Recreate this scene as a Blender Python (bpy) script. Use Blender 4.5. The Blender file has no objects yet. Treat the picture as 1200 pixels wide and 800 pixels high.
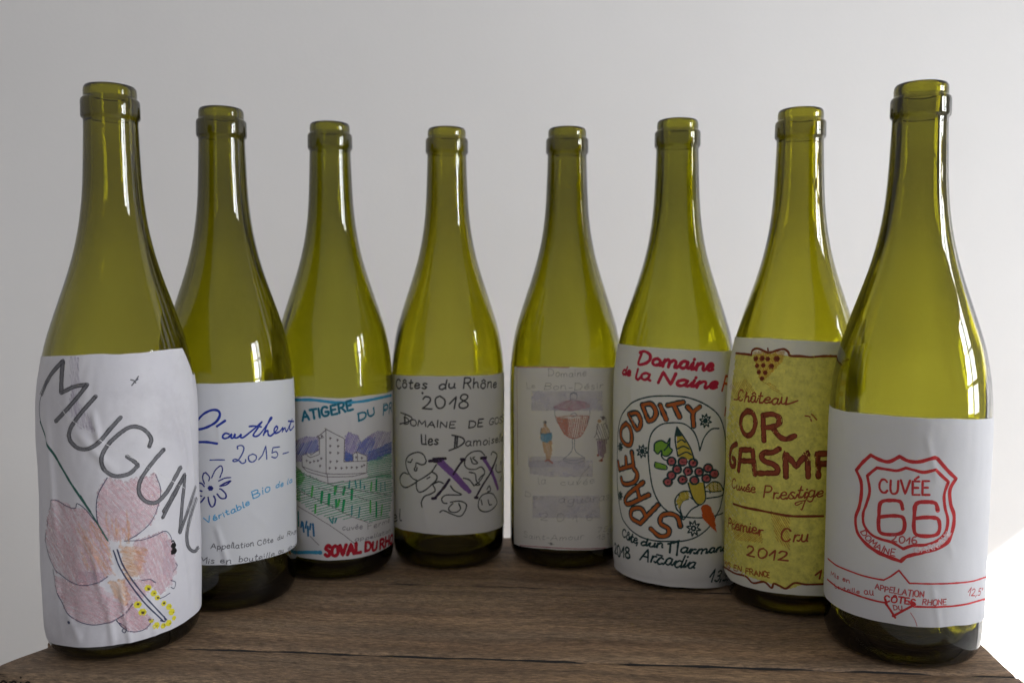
import bpy, bmesh, math, random
from mathutils import Vector, Matrix, noise
import numpy as np

# ---------------------------------------------------------------- camera, world, lamps, exposure
C = bpy.context.scene
COL = C.collection
PITCH, CAMH, FPX = math.radians(4.174), 0.19446, 1013.95
cam_d = bpy.data.cameras.new('camera')
cam = bpy.data.objects.new('camera', cam_d)
COL.objects.link(cam)
cam.location = (0, 0, CAMH)
cam.rotation_euler = (math.radians(90) - PITCH, 0, 0)
cam_d.sensor_width = 36
cam_d.lens = FPX / 1200 * 36
cam_d.clip_start, cam_d.clip_end = 0.02, 60
cam_d.dof.use_dof = True
cam_d.dof.focus_distance = 0.455
cam_d.dof.aperture_fstop = 10.0
C.camera = cam

W = bpy.data.worlds.new('World')
C.world = W
W.use_nodes = True
W.node_tree.nodes['Background'].inputs[0].default_value = (0.995, 0.98, 0.995, 1)
W.node_tree.nodes['Background'].inputs[1].default_value = 0.345

def area(name, loc, target, sx, sy, power, col, spread=180, roll=0):
    d = bpy.data.lights.new(name, 'AREA')
    d.shape = 'RECTANGLE'; d.size = sx; d.size_y = sy; d.energy = power; d.color = col
    d.spread = math.radians(spread)
    o = bpy.data.objects.new(name, d); COL.objects.link(o)
    v = Vector(target) - Vector(loc)
    o.matrix_world = Matrix.Translation(loc) @ v.to_track_quat('-Z', 'Y').to_matrix().to_4x4() @ Matrix.Rotation(roll, 4, 'Z')
    return o
# daylight of the window to the right (two sashes of three panes) and the sun that falls past the crate onto the wall
for k in range(3):
    area('window_light', (1.62, -0.16, 0.12+k*0.26), (0, 0.5, 0.15), 0.24, 0.235, 4.3, (0.93, 0.96, 1.0))
    area('window_light', (2.15, 0.05, 0.10+k*0.34), (0, 0.50, 0.12), 0.34, 0.30, 4.2, (0.93, 0.96, 1.0))
area('sunbeam', (2.9, -1.3, 1.35), (0.86, 1.02, -0.465), 1.7, 0.85, 55.0, (1.0, 0.97, 0.92), 0.35, 0.42)

C.view_settings.view_transform = 'Standard'
C.view_settings.look = 'None'
C.view_settings.exposure = 0.22
C.view_settings.gamma = 1
C.view_settings.use_curve_mapping = False
C.render.engine = 'CYCLES'
cy = C.cycles
cy.max_bounces = 28; cy.transmission_bounces = 24; cy.glossy_bounces = 8; cy.diffuse_bounces = 5
cy.transparent_max_bounces = 24
cy.caustics_reflective = True; cy.caustics_refractive = True
cy.blur_glossy = 0.3
cy.sample_clamp_indirect = 6
cy.use_denoising = True

# ---------------------------------------------------------------- helpers
def mat(name):
    m = bpy.data.materials.new(name); m.use_nodes = True
    nt = m.node_tree; nt.nodes.clear()
    out = nt.nodes.new('ShaderNodeOutputMaterial')
    return m, nt, out
def N(nt, kind, **kw):
    n = nt.nodes.new('ShaderNode' + kind)
    for k, v in kw.items():
        if k.startswith('i_'):
            key = k[2:]
            n.inputs[int(key) if key.isdigit() else key.replace('_', ' ')].default_value = v
        else: setattr(n, k, v)
    return n
def mesh_obj(name, verts, faces, m, parent=None, smooth=True):
    me = bpy.data.meshes.new(name)
    me.from_pydata(verts, [], faces); me.update()
    if smooth: me.shade_smooth()
    me.materials.append(m)
    o = bpy.data.objects.new(name, me); COL.objects.link(o)
    if parent: o.parent = parent
    return o
def tag(o, label=None, cat=None, group=None, kind=None):
    if label: o['label'] = label
    if cat: o['category'] = cat
    if group: o['group'] = group
    if kind: o['kind'] = kind
    return o
def empty(name, loc, rz=0):
    o = bpy.data.objects.new(name, None); COL.objects.link(o)
    o.location = loc; o.rotation_euler = (0, 0, rz); o.empty_display_size = 0.05
    return o
def ramp(nt, pts):
    r = nt.nodes.new('ShaderNodeValToRGB'); e = r.color_ramp.elements
    while len(e) < len(pts): e.new(0.5)
    for q, (p, c) in zip(e, pts): q.position = p; q.color = (*c, 1) if len(c) == 3 else c
    return r
def catmull(pts, n):
    P = [np.array(p, float) for p in pts]
    P = [2*P[0]-P[1]] + P + [2*P[-1]-P[-2]]
    out = []
    for i in range(1, len(P)-2):
        for k in range(n):
            t = k / n
            a, b, c, d = P[i-1], P[i], P[i+1], P[i+2]
            out.append(0.5*((2*b)+(c-a)*t+(2*a-5*b+4*c-d)*t*t+(3*b-a-3*c+d)*t**3))
    out.append(P[-2])
    return out

# ---------------------------------------------------------------- materials
def wall_mat():
    m, nt, out = mat('white_painted_wall')
    tc = N(nt, 'TexCoord'); n1 = N(nt, 'TexNoise', i_Scale=2.2, i_Detail=3.0); nt.links.new(tc.outputs['Object'], n1.inputs[0])
    r = ramp(nt, [(0.3, (0.70, 0.69, 0.68)), (0.7, (0.75, 0.74, 0.732))]); nt.links.new(n1.outputs[0], r.inputs[0])
    n2 = N(nt, 'TexNoise', i_Scale=260.0, i_Detail=2.0); nt.links.new(tc.outputs['Object'], n2.inputs[0])
    b0 = N(nt, 'Bump', i_Strength=0.12, i_Distance=0.001); nt.links.new(n2.outputs[0], b0.inputs['Height'])
    n3 = N(nt, 'TexNoise', i_Scale=4.5, i_Detail=3.0); nt.links.new(tc.outputs['Object'], n3.inputs[0])
    b = N(nt, 'Bump', i_Strength=0.5, i_Distance=0.004); nt.links.new(n3.outputs[0], b.inputs['Height']); nt.links.new(b0.outputs[0], b.inputs['Normal'])
    p = N(nt, 'BsdfPrincipled', i_Roughness=0.75); p.inputs['Specular IOR Level'].default_value = 0.25
    nt.links.new(r.outputs[0], p.inputs[0]); nt.links.new(b.outputs[0], p.inputs['Normal']); nt.links.new(p.outputs[0], out.inputs[0])
    return m
def floor_mat():
    m, nt, out = mat('pale_floor')
    p = N(nt, 'BsdfPrincipled', i_Roughness=0.6); p.inputs[0].default_value = (0.62, 0.60, 0.57, 1)
    tc = N(nt, 'TexCoord'); n1 = N(nt, 'TexNoise', i_Scale=6.0, i_Detail=5.0); nt.links.new(tc.outputs['Object'], n1.inputs[0])
    r = ramp(nt, [(0.3, (0.56, 0.54, 0.51)), (0.7, (0.66, 0.64, 0.61))]); nt.links.new(n1.outputs[0], r.inputs[0]); nt.links.new(r.outputs[0], p.inputs[0])
    nt.links.new(p.outputs[0], out.inputs[0])
    return m
GLASS_DENS = 760
def glass_mat(name, col, dens, seed):
    m, nt, out = mat(name)
    tc = N(nt, 'TexCoord')
    mp = N(nt, 'Mapping'); mp.inputs['Location'].default_value = (seed*0.37, seed*0.11, seed*0.23); mp.inputs['Scale'].default_value = (1, 1, 0.35)
    nt.links.new(tc.outputs['Object'], mp.inputs[0])
    n1 = N(nt, 'TexNoise', i_Scale=38.0, i_Detail=1.5); nt.links.new(mp.outputs[0], n1.inputs[0])
    b = N(nt, 'Bump', i_Strength=0.55, i_Distance=0.0012); nt.links.new(n1.outputs[0], b.inputs['Height'])
    g = N(nt, 'BsdfGlass', i_Roughness=0.0, i_IOR=1.52); g.inputs[0].default_value = (1, 1, 1, 1)
    nt.links.new(b.outputs[0], g.inputs['Normal'])
    v = N(nt, 'VolumeAbsorption', i_Density=dens); v.inputs[0].default_value = (*col, 1)
    # a film of dust and dried drops on the surface
    nd = N(nt, 'TexNoise', i_Scale=60.0, i_Detail=9.0, i_Roughness=0.75); nt.links.new(mp.outputs[0], nd.inputs[0])
    rd = ramp(nt, [(0.52, (0.0,)*3), (0.78, (0.010,)*3)]); nt.links.new(nd.outputs[0], rd.inputs[0])
    df = N(nt, 'BsdfDiffuse'); df.inputs[0].default_value = (0.55, 0.52, 0.46, 1)
    ms = N(nt, 'MixShader'); nt.links.new(rd.outputs[0], ms.inputs[0]); nt.links.new(g.outputs[0], ms.inputs[1]); nt.links.new(df.outputs[0], ms.inputs[2])
    nt.links.new(ms.outputs[0], out.inputs[0]); nt.links.new(v.outputs[0], out.inputs[1])
    return m
def paper_mat(name, col, col2, seed, rough=0.7, trans=0.30, smudge=(0.45, 0.43, 0.47), smudge_amt=0.25, sm0=0.60):
    m, nt, out = mat(name)
    tc = N(nt, 'TexCoord')
    mp = N(nt, 'Mapping'); mp.inputs['Location'].default_value = (seed*1.7, seed*0.9, seed*1.3); nt.links.new(tc.outputs['Object'], mp.inputs[0])
    n1 = N(nt, 'TexNoise', i_Scale=26.0, i_Detail=6.0, i_Roughness=0.6); nt.links.new(mp.outputs[0], n1.inputs[0])
    r = ramp(nt, [(0.32, col2), (0.66, col)]); nt.links.new(n1.outputs[0], r.inputs[0])
    n3 = N(nt, 'TexNoise', i_Scale=17.0, i_Detail=8.0, i_Roughness=0.7); 
    mp2 = N(nt, 'Mapping'); mp2.inputs['Location'].default_value = (seed*5.7, 3, seed); nt.links.new(tc.outputs['Object'], mp2.inputs[0]); nt.links.new(mp2.outputs[0], n3.inputs[0])
    r3 = ramp(nt, [(sm0, (0, 0, 0)), (sm0+0.2, (smudge_amt,)*3)]); nt.links.new(n3.outputs[0], r3.inputs[0])
    mx = N(nt, 'MixRGB'); mx.inputs[2].default_value = (*smudge, 1); nt.links.new(r3.outputs[0], mx.inputs[0]); nt.links.new(r.outputs[0], mx.inputs[1])
    n2 = N(nt, 'TexNoise', i_Scale=900.0, i_Detail=3.0); nt.links.new(tc.outputs['Object'], n2.inputs[0])
    b = N(nt, 'Bump', i_Strength=0.25, i_Distance=0.0002); nt.links.new(n2.outputs[0], b.inputs['Height'])
    p = N(nt, 'BsdfPrincipled', i_Roughness=rough); p.inputs['Specular IOR Level'].default_value = 0.3
    nt.links.new(mx.outputs[0], p.inputs[0]); nt.links.new(b.outputs[0], p.inputs['Normal'])
    t = N(nt, 'BsdfTranslucent'); nt.links.new(mx.outputs[0], t.inputs[0])
    ms = N(nt, 'MixShader', i_0=trans); nt.links.new(p.outputs[0], ms.inputs[1]); nt.links.new(t.outputs[0], ms.inputs[2])
    nt.links.new(ms.outputs[0], out.inputs[0])
    return m
INKS = {}
def ink(name, col, cover=1.0, grain=900.0, trans=0.25):
    """pen (cover 1) or coloured pencil / watery felt (cover < 1: the paper's grain shows through)"""
    if name in INKS: return INKS[name]
    m, nt, out = mat(name + '_ink')
    tc = N(nt, 'TexCoord')
    n1 = N(nt, 'TexNoise', i_Scale=grain, i_Detail=4.0, i_Roughness=0.7); nt.links.new(tc.outputs['Object'], n1.inputs[0])
    lo = tuple(c*0.80 for c in col)
    r = ramp(nt, [(0.35, lo), (0.65, col)]); nt.links.new(n1.outputs[0], r.inputs[0])
    p = N(nt, 'BsdfPrincipled', i_Roughness=0.6); p.inputs['Specular IOR Level'].default_value = 0.25
    nt.links.new(r.outputs[0], p.inputs[0])
    t = N(nt, 'BsdfTranslucent'); nt.links.new(r.outputs[0], t.inputs[0])
    ms = N(nt, 'MixShader', i_0=trans); nt.links.new(p.outputs[0], ms.inputs[1]); nt.links.new(t.outputs[0], ms.inputs[2])
    tr = N(nt, 'BsdfTransparent')
    w = 0.16
    n2 = N(nt, 'TexNoise', i_Scale=grain*1.15, i_Detail=5.0, i_Roughness=0.75)
    mp = N(nt, 'Mapping'); mp.inputs['Location'].default_value = (3.1, 7.7, 1.9); nt.links.new(tc.outputs['Object'], mp.inputs[0]); nt.links.new(mp.outputs[0], n2.inputs[0])
    c0 = 0.5 + (0.5 - cover) * 0.55
    if cover < 0.62: hi, lo_ = cover + 0.16, cover - 0.12
    else:
        hi = min(1.0, cover + 0.35) if cover < 1 else 0.97
        lo_ = max(0.0, cover - 0.25) if cover < 1 else 0.80
    r2 = ramp(nt, [(max(0.0, c0 - w), (lo_,)*3), (min(1.0, c0 + w), (hi,)*3)]); nt.links.new(n2.outputs[0], r2.inputs[0])
    m2 = N(nt, 'MixShader'); nt.links.new(r2.outputs[0], m2.inputs[0]); nt.links.new(tr.outputs[0], m2.inputs[1]); nt.links.new(ms.outputs[0], m2.inputs[2])
    nt.links.new(m2.outputs[0], out.inputs[0])
    INKS[name] = m
    return m
def wood_mat(name, seed, warm=0.5, dark=1.0):
    m, nt, out = mat(name)
    tc = N(nt, 'TexCoord'); L = nt.links.new
    mp = N(nt, 'Mapping'); mp.inputs['Location'].default_value = (seed*3.3, seed*1.1, seed*0.7); L(tc.outputs['Object'], mp.inputs[0])
    # slow wander that bends the grain
    wv = N(nt, 'TexNoise', i_Scale=5.0, i_Detail=2.0); L(mp.outputs[0], wv.inputs[0])
    sub = N(nt, 'VectorMath', operation='SCALE'); sub.inputs['Scale'].default_value = 0.035; L(wv.outputs['Color'], sub.inputs[0])
    add = N(nt, 'VectorMath', operation='ADD'); L(mp.outputs[0], add.inputs[0]); L(sub.outputs[0], add.inputs[1])
    def st(sx, sy, sz, sc, det, rough=0.6):
        q = N(nt, 'Mapping'); q.inputs['Scale'].default_value = (sx, sy, sz); L(add.outputs[0], q.inputs[0])
        n = N(nt, 'TexNoise', i_Scale=sc, i_Detail=det, i_Roughness=rough); L(q.outputs[0], n.inputs[0]); return n
    broad = st(0.35, 6, 6, 7.0, 4.0)
    fig = st(0.8, 5.5, 5.5, 9.0, 5.0, 0.6)
    fib = st(0.55, 3, 3, 330.0, 5.0, 0.8)
    pore = st(0.5, 4.5, 4.5, 230.0, 3.0, 0.6)
    d = dark
    wq = N(nt, 'Mapping'); wq.inputs['Scale'].default_value = (0.16, 1.0, 1.0); L(add.outputs[0], wq.inputs[0])
    wave = N(nt, 'TexWave', wave_type='BANDS', bands_direction='Y', i_Scale=17.0, i_Distortion=12.0, i_Detail=3.0); wave.inputs['Detail Scale'].default_value = 2.2; L(wq.outputs[0], wave.inputs[0])
    wr_ = ramp(nt, [(0.0, (0.84, 0.83, 0.82)), (0.30, (0.99, 0.99, 0.99)), (1.0, (1.06, 1.05, 1.04))]); L(wave.outputs[0], wr_.inputs[0])
    base = ramp(nt, [(0.25, (0.095*d, 0.060*d, 0.037*d)), (0.45, (0.145*d, 0.092*d, 0.055*d)), (0.60, (0.200*d, 0.130*d, 0.076*d)), (0.78, (0.290*d, 0.195*d, 0.115*d))])
    L(fig.outputs[0], base.inputs[0])
    grey = ramp(nt, [(0.42, (0, 0, 0)), (0.66, (0.5, 0.5, 0.5))]); L(broad.outputs[0], grey.inputs[0])
    mx = N(nt, 'MixRGB'); mx.inputs[2].default_value = (0.155*d, 0.118*d, 0.082*d, 1); L(grey.outputs[0], mx.inputs[0]); L(base.outputs[0], mx.inputs[1])
    fr = ramp(nt, [(0.36, (0.50, 0.48, 0.46)), (0.50, (0.95, 0.95, 0.95)), (0.64, (1.65, 1.6, 1.5))]); L(fib.outputs[0], fr.inputs[0])
    mu = N(nt, 'MixRGB', blend_type='MULTIPLY'); mu.inputs[0].default_value = 1; L(mx.outputs[0], mu.inputs[1]); L(fr.outputs[0], mu.inputs[2])
    pr = ramp(nt, [(0.28, (0.32, 0.32, 0.32)), (0.40, (1, 1, 1))]); L(pore.outputs[0], pr.inputs[0])
    mu2 = N(nt, 'MixRGB', blend_type='MULTIPLY'); mu2.inputs[0].default_value = 0.85; L(mu.outputs[0], mu2.inputs[1]); L(pr.outputs[0], mu2.inputs[2])
    mu3 = N(nt, 'MixRGB', blend_type='MULTIPLY'); mu3.inputs[0].default_value = 1; L(mu2.outputs[0], mu3.inputs[1]); L(wr_.outputs[0], mu3.inputs[2]); mu2 = mu3
    p = N(nt, 'BsdfPrincipled', i_Roughness=0.62); p.inputs['Specular IOR Level'].default_value = 0.35
    L(mu2.outputs[0], p.inputs[0])
    ad = N(nt, 'Math', operation='ADD'); L(fib.outputs[0], ad.inputs[0]); L(pr.outputs[0], ad.inputs[1])
    b = N(nt, 'Bump', i_Strength=0.8, i_Distance=0.0006); L(ad.outputs[0], b.inputs['Height'])
    b2 = N(nt, 'Bump', i_Strength=0.5, i_Distance=0.002); L(fig.outputs[0], b2.inputs['Height']); L(b.outputs[0], b2.inputs['Normal'])
    L(b2.outputs[0], p.inputs['Normal']); L(p.outputs[0], out.inputs[0])
    return m

# ---------------------------------------------------------------- the setting
MW = wall_mat()
WY = 1.02
ground_z = -0.62
wall = mesh_obj('wall', [(-3.2, WY, ground_z), (3.2, WY, ground_z), (3.2, WY, 2.2), (-3.2, WY, 2.2), (-3.2, WY+.12, ground_z), (3.2, WY+.12, ground_z), (3.2, WY+.12, 2.2), (-3.2, WY+.12, 2.2)],
                [(0, 1, 2, 3), (5, 4, 7, 6), (3, 2, 6, 7), (1, 5, 6, 2), (4, 0, 3, 7), (1, 0, 4, 5)], MW, smooth=False)
tag(wall, kind='structure')
floor = mesh_obj('floor', [(-3.2, -3, ground_z), (3.2, -3, ground_z), (3.2, WY, ground_z), (-3.2, WY, ground_z)], [(0, 1, 2, 3)], floor_mat(), smooth=False)
tag(floor, kind='structure')

# ---------------------------------------------------------------- the crate
random.seed(5)
crate = empty('wooden_crate', (0.0, 0.397, ground_z), math.radians(-4.5))
tag(crate, 'old brown wooden crate whose plank top carries the eight bottles', 'crate')
CT = -ground_z           # height of the top above the crate's foot
def plank(name, x0, x1, y0, y1, z0, z1, m, wob=0.0006, chip=None, nx=90, ny=10, seed=0):
    """board with slightly worn, uneven edges: top/bottom sheets plus sides, rounded arris"""
    e = 0.0013
    xs = sorted(set([x0, x0+e*0.35, x0+e] + [x0+e+(x1-x0-2*e)*i/nx for i in range(nx+1)] + [x1-e*0.35, x1]))
    ys = sorted(set([y0, y0+e*0.35, y0+e] + [y0+e+(y1-y0-2*e)*i/ny for i in range(ny+1)] + [y1-e*0.35, y1]))
    V, F = [], []
    def drop(t): # t distance from the edge
        return 0 if t >= e else e*(1-math.sqrt(max(0, 1-(1-t/e)**2)))
    def pt(x, y, top):
        tx = min(x-x0, x1-x); ty = min(y-y0, y1-y)
        dz = max(drop(tx), drop(ty))
        X = x + (noise.noise((seed*7.1, y*45, 1))*0.0012 if tx < e*2 else 0)
        Y = y + (noise.noise((x*30, seed*3.7+y*5, 2))*wob*1.6 + noise.noise((x*170, seed*3.7+y*5, 2))*wob*0.7 if ty < e*2 else 0)
        dz += max(0, noise.noise((x*60, y*90, seed*2.0)))*wob*1.2 if ty < e*1.1 else 0
        z = (z1 - dz) if top else (z0 + dz)
        if top: z += noise.noise((x*7, y*40, seed))*wob*0.5
        if chip: X, Y, z = chip(X, Y, z, top)
        return (X, Y, z)
    nX, nY = len(xs), len(ys)
    for top in (1, 0):
        for y in ys:
            for x in xs: V.append(pt(x, y, top))
    o2 = nX*nY
    for j in range(nY-1):
        for i in range(nX-1):
            a = j*nX+i
            F.append((a, a+1, a+1+nX, a+nX)); F.append((o2+a, o2+a+nX, o2+a+1+nX, o2+a+1))
    for i in range(nX-1):
        F.append((i, o2+i, o2+i+1, i+1)); a = (nY-1)*nX+i; F.append((a, a+1, o2+a+1, o2+a))
    for j in range(nY-1):
        a = j*nX; F.append((a, a+nX, o2+a+nX, o2+a)); a = j*nX+nX-1; F.append((a, o2+a, o2+a+nX, a+nX))
    return mesh_obj(name, V, F, m, crate)
def chip_front(X, Y, z, top):
    # worn front-left corner
    if X < -0.20: X += 0.016*min(1, max(0, Y/0.033))**1.2*(-0.20-X)/0.068
    d = (X + 0.2630) + (Y + 0.0)*0.9
    if d < 0.009:
        k = (0.009-d)/0.009
        X += 0.004*k*k; Y += 0.002*k*k
        if top: z -= 0.002*k
    return X, Y, z
WM = [wood_mat('weathered_wood', i+1, 0.5, dk) for i, dk in enumerate((1.30, 1.52, 1.42, 1.25))]
TH = 0.014
plank('plank', -0.2630, 0.2470, 0.0005, 0.0336, CT-TH, CT-0.0006, WM[0], chip=chip_front, seed=1)
plank('plank', -0.2530, 0.2460, 0.0346, 0.1376, CT-TH, CT, WM[1], seed=2, ny=24)
plank('plank', -0.2510, 0.2480, 0.1383, 0.2430, CT-TH, CT-0.0002, WM[2], seed=3, ny=24)
md, ntd, outd = mat('painted_joint_shade')
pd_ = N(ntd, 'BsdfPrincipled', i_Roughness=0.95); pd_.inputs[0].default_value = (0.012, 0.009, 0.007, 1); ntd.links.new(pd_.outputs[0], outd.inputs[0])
for ya, yb in ((0.0322, 0.0360), (0.1366, 0.1394)):   # near-black strips paint the crack shade into the joints between the boards
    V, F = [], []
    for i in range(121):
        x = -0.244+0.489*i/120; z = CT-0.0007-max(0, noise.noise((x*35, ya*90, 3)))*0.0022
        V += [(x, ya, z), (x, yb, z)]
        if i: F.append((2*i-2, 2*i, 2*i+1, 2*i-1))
    tag(mesh_obj('joint_shade', V, F, md, crate), kind='stuff')
for k in range(5):   # front and rear boards below the top
    z1 = CT-TH-0.002-k*0.122
    if z1-0.115 < 0.0: break
    for y in (0.002, 0.229):
        b = plank('plank', -0.2510, 0.2450, y, y+0.012, z1-0.115, z1, WM[(k+1) % 4], seed=10+k, ny=4, nx=40)
    for x in (-0.2510, 0.2330):
        plank('side_plank', x, x+0.012, 0.0145, 0.2285, z1-0.115, z1, WM[(k+2) % 4], seed=20+k, ny=16, nx=4)
# ---------------------------------------------------------------- the bottles
OUT = [(0, 29), (5, 28.6), (10, 26), (15, 20), (19.5, 12), (24, 5), (28, 1.2), (31, 0.05), (34.2, 0.5), (36.8, 2.6), (38.3, 6.2), (38.9, 11), (39.1, 18), (39.15, 30), (39.2, 60), (39.3, 90), (39.4, 115),
       (39.2, 126), (38.7, 136), (37.3, 147.5), (34.9, 160), (31.4, 172), (27.5, 184), (23.6, 196), (20.2, 208), (17.6, 220), (15.8, 232), (14.7, 244), (14.1, 256), (13.65, 268), (13.4, 276)]
FIN = [(13.4, 278.0), (13.5, 278.7), (14.2, 279.3), (14.55, 280.2), (14.6, 282), (14.55, 287.6), (14.35, 288.9), (13.7, 289.5), (13.15, 289.9), (13.05, 290.8), (13.1, 293.0), (12.9, 294.9), (12.2, 296.1), (11.2, 296.5), (10.2, 296.1), (9.5, 295.0), (9.25, 293.0)]
INN = [(8.9, 280), (8.95, 268), (9.2, 256), (9.9, 244), (11.3, 232), (13.4, 220), (16.4, 208), (20.0, 196), (24.1, 184), (28.1, 172), (31.8, 160), (34.4, 148), (35.9, 136), (36.6, 126), (36.8, 110), (36.6, 60), (36.2, 25), (35.2, 15), (32.6, 9.5), (28.5, 9.0), (24, 12.5), (19.5, 20), (14.5, 28), (9, 33.5), (4, 35.5), (0, 36)]
o_s = catmull(OUT, 4)
FULL = [tuple(p) for p in o_s] + [p for p in FIN] + [tuple(p) for p in catmull(INN, 3)]
_out = [p for p in o_s if p[0] > 12 and p[1] > 5.8 and not (p[0] < 27 and p[1] < 150)]
_pz = np.array([p[1] for p in _out]); _pr = np.array([p[0] for p in _out])
def prof(z): return float(np.interp(z, _pz, _pr))     # outer radius in mm at height z in mm

def lathe(name, pts, m, parent, seg=128, zs=1.0, seed=0, inner=0):
    V, F, rings = [], [], []
    for (r, z) in pts:
        if r < 1e-6: rings.append([len(V)]); V.append((0, 0, z*zs/1000)); continue
        ring = []
        for k in range(seg):
            a = 2*math.pi*k/seg
            rr = r
            if inner and len(rings) >= inner:   # blown glass: the wall's thickness wanders
                rr = r*(1+0.016*noise.noise((math.cos(a)*1.6+seed*3.3, math.sin(a)*1.6, z*0.018))+0.006*noise.noise((math.cos(a)*5+seed, math.sin(a)*5, z*0.03)))
            ring.append(len(V)); V.append((rr*math.cos(a)/1000, rr*math.sin(a)/1000, z*zs/1000))
        rings.append(ring)
    for A, B in zip(rings, rings[1:]):
        for k in range(seg):
            k2 = (k+1) % seg
            if len(A) == 1: F.append((A[0], B[k2], B[k]))
            elif len(B) == 1: F.append((A[k], A[k2], B[0]))
            else: F.append((A[k], A[k2], B[k2], B[k]))
    o = mesh_obj(name, V, F, m, parent)
    bm = bmesh.new(); bm.from_mesh(o.data); bmesh.ops.recalc_face_normals(bm, faces=bm.faces); bm.to_mesh(o.data); bm.free()
    return o

cp, sp_ = math.cos(PITCH), math.sin(PITCH)
def ray(px, py):
    a, b = (px-600)/FPX, (py-400)/FPX
    return np.array([a, cp-b*sp_, -sp_-b*cp])
class Bottle:
    """one bottle: keeps the map between a label's flat millimetres (s along the paper, z up) and the round glass"""
    def __init__(s, i, x, y, zs, lean, gm):
        s.i, s.x, s.y, s.zs = i, x, y, zs
        s.phi = math.atan2(-y, -x)                 # azimuth of the side that faces the camera
        s.root = empty('wine_bottle', (x, y, 0.0004))
        s.root.rotation_euler = (0, lean, 0)
        lathe('glass_body', FULL, gm, s.root, zs=zs, seed=i+1, inner=len(o_s)+len(FIN)-2)
        s.layer = 0; s.wr = lambda a, z: 0.0
    def hit(s, px, py):
        d = ray(px, py); R = 39.3/1000
        for _ in range(7):
            A = d[0]**2+d[1]**2; B = -(d[0]*s.x+d[1]*s.y); Cc = s.x**2+s.y**2-R*R
            D = B*B-A*Cc
            t = (-B-math.sqrt(max(D, 0)))/A
            z = (CAMH+d[2]*t)*1000
            R = prof(z/s.zs)/1000+0.0002
        a = math.atan2(d[1]*t-s.y, d[0]*t-s.x)-s.phi
        a = (a+math.pi) % (2*math.pi)-math.pi
        return a*39.4, z                            # s in mm (grows to the viewer's right), z in mm
    def P(s, u, z, off):
        a = s.phi+u/39.4
        r = (prof(z/s.zs)+0.12+s.wr(u, z)+off)/1000
        return (r*math.cos(a), r*math.sin(a), z/1000)
    def label(s, top, bot, uL, uR, m, wr, rag=0.25):
        s.wr = wr
        tp = sorted(s.hit(*p) for p in top); bt = sorted(s.hit(*p) for p in bot)
        def ed(L, u):
            us = [q[0] for q in L]; zs_ = [q[1] for q in L]
            return float(np.interp(u, us, zs_))
        nu, nv = int((uR-uL)/0.9), 130
        V, F = [], []
        for i in range(nu+1):
            u = uL+(uR-uL)*i/nu
            zt = ed(tp, u)+noise.noise((u*0.11, s.i*3.1, 0))*rag+noise.noise((u*0.5, s.i*3.1, 4))*rag*0.25
            zb = ed(bt, u)+noise.noise((u*0.10, s.i*5.1, 9))*rag
            for j in range(nv+1):
                z = zb+(zt-zb)*j/nv
                V.append(s.P(u+noise.noise((z*0.1, s.i, 7))*0.15, z, 0))
        for i in range(nu):
            for j in range(nv):
                a = i*(nv+1)+j
                F.append((a, a+nv+1, a+nv+2, a+1))
        s.lab = mesh_obj('label', V, F, m, s.root)
        s.u0, s.u1 = uL, uR
        s.ed = (tp, bt, ed)
        return s.lab
    def inside(s, u, z):
        return s.u0+0.3 < u < s.u1-0.3 and s.ed[2](s.ed[1], u)+0.2 < z < s.ed[2](s.ed[0], u)-0.2

XY = [(-0.2122, 0.4626), (-0.1742, 0.5267), (-0.1204, 0.5804), (-0.0447, 0.6013), (0.0378, 0.6013), (0.1066, 0.5624), (0.1706, 0.5196), (0.2089, 0.4536)]
ZS = [0.993, 0.9955, 0.998, 0.999, 0.999, 0.994, 0.989, 0.990]
LEAN = [0.004, 0.0, 0.0, 0.0, 0.0, -0.002, 0.0, 0.006]
GC = [((0.80, 0.77, 0.0), 620)]*8
BT = []
for i in range(8):
    gm = glass_mat('olive_green_glass', (0.777-0.004*(i % 3), 0.761, 0.03), GLASS_DENS*(1.10+0.09*((i*5) % 3-1)), i+1)
    BT.append(Bottle(i, XY[i][0], XY[i][1], ZS[i], LEAN[i], gm))
def wrinkle(seed, amp, creases):
    """gentle buckling of the pasted paper (mm) plus named creases (u0,z0,u1,z1,height,width)"""
    def f(u, z):
        h = (noise.noise((u*0.045, z*0.02, seed))+0.35)*amp
        h += abs(noise.noise((u*0.16, z*0.05, seed+9)))*amp*0.35
        for (a, b, c, d, hh, w) in creases:
            vx, vz = c-a, d-b; L2 = vx*vx+vz*vz
            t = max(0, min(1, ((u-a)*vx+(z-b)*vz)/L2))
            dd = math.hypot(u-a-vx*t, z-b-vz*t)
            if dd < 3*w: h += hh*math.exp(-(dd/w)**2)*(1-(2*t-1)**4*0.6)
        return max(h, 0.0)
    return f
GRP = 'empty wine bottles with hand drawn labels standing in an arc on the crate'
LBL = ['bottle at far left, wrinkled label with big slanting grey capitals over a pink flower',
       'bottle whose white label has blue cursive, the year 2015 and a blue daisy',
       'bottle whose label shows a pencilled castle, blue hills and green vines above red capitals',
       'bottle whose grey white label reads 2018 over two purple crosses in black scribbles',
       'bottle whose faint label shows a red sundae glass between two tiny figures',
       'bottle whose label has orange letters round an oval with a grape and banana rocket',
       'bottle whose yellow label has brown letters OR over GASM and a grape cluster',
       'bottle at far right whose white label has a red road shield with 66']
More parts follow.
